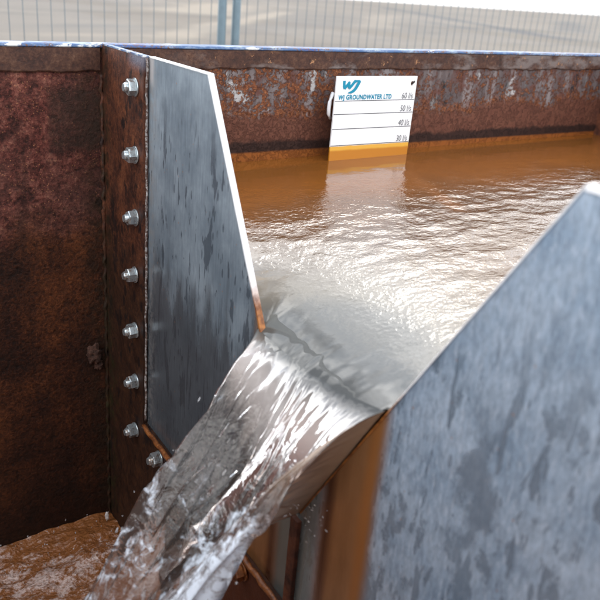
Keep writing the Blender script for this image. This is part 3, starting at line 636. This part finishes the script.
# ripples along the streamlines, growing as the jet falls
per = np.stack([np.cos(2*np.pi*np.arange(NU)/NU), np.sin(2*np.pi*np.arange(NU)/NU)])
gro = np.clip(XSs[:, None]/.10, 0, 1); g0 = np.clip(XSs[:, None]/.012, 0, 1)
PX, PY = per[0][None]*3, per[1][None]*3; Sx = XSs[:, None]
wx = PX+.55*pn(PX*1.2+Sx*3, PY*1.2+Sx*14, 40); wy = PY+.55*pn(PX*1.1+5+Sx*3, PY*1.2+Sx*12, 41)      # twist the streaks
g2 = np.clip((Sx-.015)/.07, 0, 1)
disp = .0050*gro*pn(wx*.9+Sx*5, wy*.9+Sx*13, 21)+.0030*g2*pn(wx*1.9+Sx*12, wy*1.9+Sx*40, 22)+.0012*g2*pn(wx*4+Sx*22, wy*4+Sx*85, 23)+.0003*g2**2*pn(wx*7+Sx*30, wy*7+Sx*95, 24)
disp = disp*1.6+.0010*np.clip(Sx/.02, 0, 1)*pn(PX*3+Sx*10, PY*3+Sx*30, 27)
# the surface sinks to a trough over the notch, with a thin standing fold along its floor
sm = np.clip(Sx/.085, 0, 1); sm = sm*sm*(3-2*sm); uc = .46+.04*np.sin(Sx*60)
tr = np.clip(1-np.abs(U-uc)/.44, 0, 1)**1.25*(U < 1)
disp = disp-.026*sm*np.exp(-(Sx/.17)**2)*tr+.0032*sm*np.exp(-(Sx/.10)**2)*np.exp(-((U-uc)/.014)**2)*(U < 1)
disp = disp+.003*sm*np.exp(-(Sx/.2)**2)*np.exp(-((U-1.)/.035)**2)
cy_, cz_ = YY.mean(1, keepdims=True), ZJ.mean(1, keepdims=True)
ny_, nz_ = YY-cy_, ZJ-cz_; ln = np.hypot(ny_, nz_)+1e-6
YY = YY+ny_/ln*disp; ZJ = ZJ+nz_/ln*disp
XXj = -np.repeat(XSs[:, None], NU, 1)
# first ring meets the upstream surface
# lead-in rings: the jet starts just inside the pool, a hair under its surface, so the two sheets run on without a crease
isT = (R[:, 5] == 0) & (R[:, 4] > .02) & (R[:, 4] < .98); lead = []
for xq in (.0048, .0032, .0016):
    yq = R[:, 0].copy(); zt = drawdown(np.full(NU, xq), yq)+ripple(np.full(NU, xq), yq)-.00025
    zq = np.where(isT, zt, R[:, 1]); yq = YC+(yq-YC)*.994; lead.append((np.full(NU, xq), yq, zq))
XXj = np.vstack([[l_[0] for l_ in lead], XXj]); YY = np.vstack([[l_[1] for l_ in lead], YY]); ZJ = np.vstack([[l_[2] for l_ in lead], ZJ])
XSs = np.concatenate([[0, 0, 0], XSs]); NS += 3; cy_ = YY.mean(1, keepdims=True); cz_ = ZJ.mean(1, keepdims=True)
co = np.stack([XXj, YY, ZJ], -1)
TOPm = R[:, 5] == 0
fo = np.clip((XSs[:, None]-.04)/.13, 0, 1)*np.clip(np.where(U < 1, (U-.22)*1.9, np.where(U < 2, 1.-(U-1)*.7, .4)), .40, 1.05)
warm_tint = np.repeat(np.clip(1-XSs[:, None]/.09, 0, 1), NU, 1)*np.where((U > 1.0) & (U < 2), 1., 0.)  # where the flank's painted tan reflection shows, fading from the lip
verts = co.reshape(-1, 3); idx = np.arange(NS*NU).reshape(NS, NU)
faces = []
for k in range(NS-1):
    a = idx[k]; b = idx[k+1]
    faces += [(int(a[j]), int(a[(j+1) % NU]), int(b[(j+1) % NU]), int(b[j])) for j in range(NU)]
faces += [tuple(int(q) for q in idx[0][::-1]), tuple(int(q) for q in idx[-1])]
me = bpy.data.meshes.new('water_jet'); me.from_pydata(verts.tolist(), [], faces); me.update()
bm = bmesh.new(); bm.from_mesh(me); bmesh.ops.recalc_face_normals(bm, faces=bm.faces); bm.to_mesh(me); bm.free()
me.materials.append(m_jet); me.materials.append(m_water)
me.polygons.foreach_set('use_smooth', [len(p.vertices) == 4 for p in me.polygons])
for p in me.polygons:
    if len(p.vertices) > 4 and abs(p.center.x) < .01: p.material_index = 1
att = me.attributes.new('foam_glint', 'FLOAT', 'POINT'); att.data.foreach_set('value', fo.ravel().astype(np.float32))
at2 = me.attributes.new('warm_tint', 'FLOAT', 'POINT'); at2.data.foreach_set('value', warm_tint.ravel().astype(np.float32))
jet = bpy.data.objects.new('water_jet', me); link(jet); tag(jet, 'clear rippling jet of water pouring through the V-notch, white with air and sky glints lower down', 'water jet')

# loose strands and droplets round the jet
s = NT('droplet_water'); s.fin((.92, .93, .95), .03, 0., None, .5); s.b.inputs['Transmission Weight'].default_value = .75; s.b.inputs['IOR'].default_value = 1.33; m_drop = s.m
bmd = bmesh.new()
def drop(p, d, ln, r):
    n0 = len(bmd.verts); res = bmesh.ops.create_icosphere(bmd, subdivisions=2, radius=1); q = Vector(d).normalized().to_track_quat('Z', 'Y')
    for v in res['verts']:
        c = v.co.copy(); k = 1-.45*(c.z > 0)*c.z; v.co = q @ Vector((c.x*r*k, c.y*r*k, c.z*ln)) + Vector(p)
rr_ = random.Random(5)
for i in range(150):
    k = int(rr_.triangular(20, NS-1, 150)); side = rr_.random()
    j = int((NTOP+NR*rr_.uniform(-.15, .7)) if side < .72 else (NU-1-rr_.randint(0, 12))) % NU
    p = co[k, j]; dx = rr_.expovariate(1/.008); c0 = np.array([p[0], cy_[k, 0], cz_[k, 0]]); o_ = p-c0; o_ = o_/np.linalg.norm(o_)
    d = co[min(k+3, NS-1), j]-p; r_ = rr_.uniform(.0004, .0012)
    drop(p+o_*(dx-.001), d, r_*rr_.choice([1, 1.3, 2, 3.5]), r_)
for i in range(26):     # spray thrown off the foot of the notch
    drop((-.006-rr_.random()*.03, -.625-rr_.random()*.05, -.236+rr_.random()*.028), (rr_.uniform(-.3, 0), -1, .35), rr_.uniform(.001, .005), rr_.uniform(.0003, .0009))
for i in range(60):     # specks jumping off the churned water
    a_ = rr_.random(); drop((-.02-.30*a_, -.02-.10*rr_.random(), -.694+abs(rr_.gauss(0, .012))), (0, 0, 1), rr_.uniform(.0008, .003), rr_.uniform(.0006, .0016))
med = bpy.data.meshes.new('droplets'); bmd.to_mesh(med); bmd.free(); med.materials.append(m_drop); med.polygons.foreach_set('use_smooth', [True]*len(med.polygons))
od = bpy.data.objects.new('droplets', med); link(od, jet); od['kind'] = 'stuff'
# splash droplets by the corner
s = NT('aerated_water'); m_spl = s.fin((.72, .68, .66), .2, 0.)
o = lump((-.026, -.03, -.688), (.0035, .0035, .0095), m_spl, None, 'splash', 3)
tag(o, 'small white splash of water in the corner below the bulkhead', 'splash')

# ------------------------------------------------------------------ fence
def fence(name, x0, x1, label, posts=(True, True)):
    FY = 1.86; fp = empty(name, ((x0+x1)/2, FY, GZ), label, 'fence', 'mesh fence panels behind the tank')
    for x in (x0, x1): tube('post', [(x, FY, GZ+.05), (x, FY, GZ+2.05)], .019, m_galv, fp, 16)
    for zz in (GZ+.12, GZ+2.02): tube('rail', [(x0, FY, zz), (x1, FY, zz)], .016, m_galv, fp, 12)
    n = int(round((x1-x0)/.053)); first = None
    for i in range(1, n):
        x = x0+(x1-x0)*i/n
        if first is None:
            first = tube('wire', [(0, 0, GZ+.12), (0, 0, GZ+2.02)], .0017, m_wire, None, 6)
            first.parent = fp; first.matrix_parent_inverse = Matrix.Identity(4); first.location = (x-fp.location.x, 0, -GZ); o = first
        else:
            o = first.copy(); link(o, None); o.parent = fp; o.location = (x-fp.location.x, 0, -GZ)
        o.rotation_euler = (0, rad(random.uniform(-.12, .12)), 0)
    for zz in (GZ+.3, GZ+.55, GZ+.80, GZ+1.02, GZ+1.62, GZ+1.85):
        tube('cross_wire', [(x0, FY+.004, zz), (x1, FY+.004, zz)], .0017, m_wire, fp, 6)
    return fp
fa = fence('mesh_fence', -2.27, 1.186, 'grey wire mesh fence panel behind the empty left bay, ending at left post')
fb = fence('mesh_fence', 1.256, 4.71, 'grey wire mesh fence panel behind the white gauge sign, starting at right post')
# fence feet
m_foot = flat('grey_concrete_foot', (.28, .27, .26), .85, 0., .2, 30)
for x, lab in ((1.221, 'grey block foot carrying both middle fence posts'), (-2.27, 'grey block foot under far left fence post'), (4.71, 'grey block foot under far right fence post')):
    f_ = box('block_foot', (x-.11, 1.86-.33, GZ+.004), (x+.11, 1.86+.33, GZ+.048), m_foot, None, bevel=.012); tag(f_, lab, 'foot block')
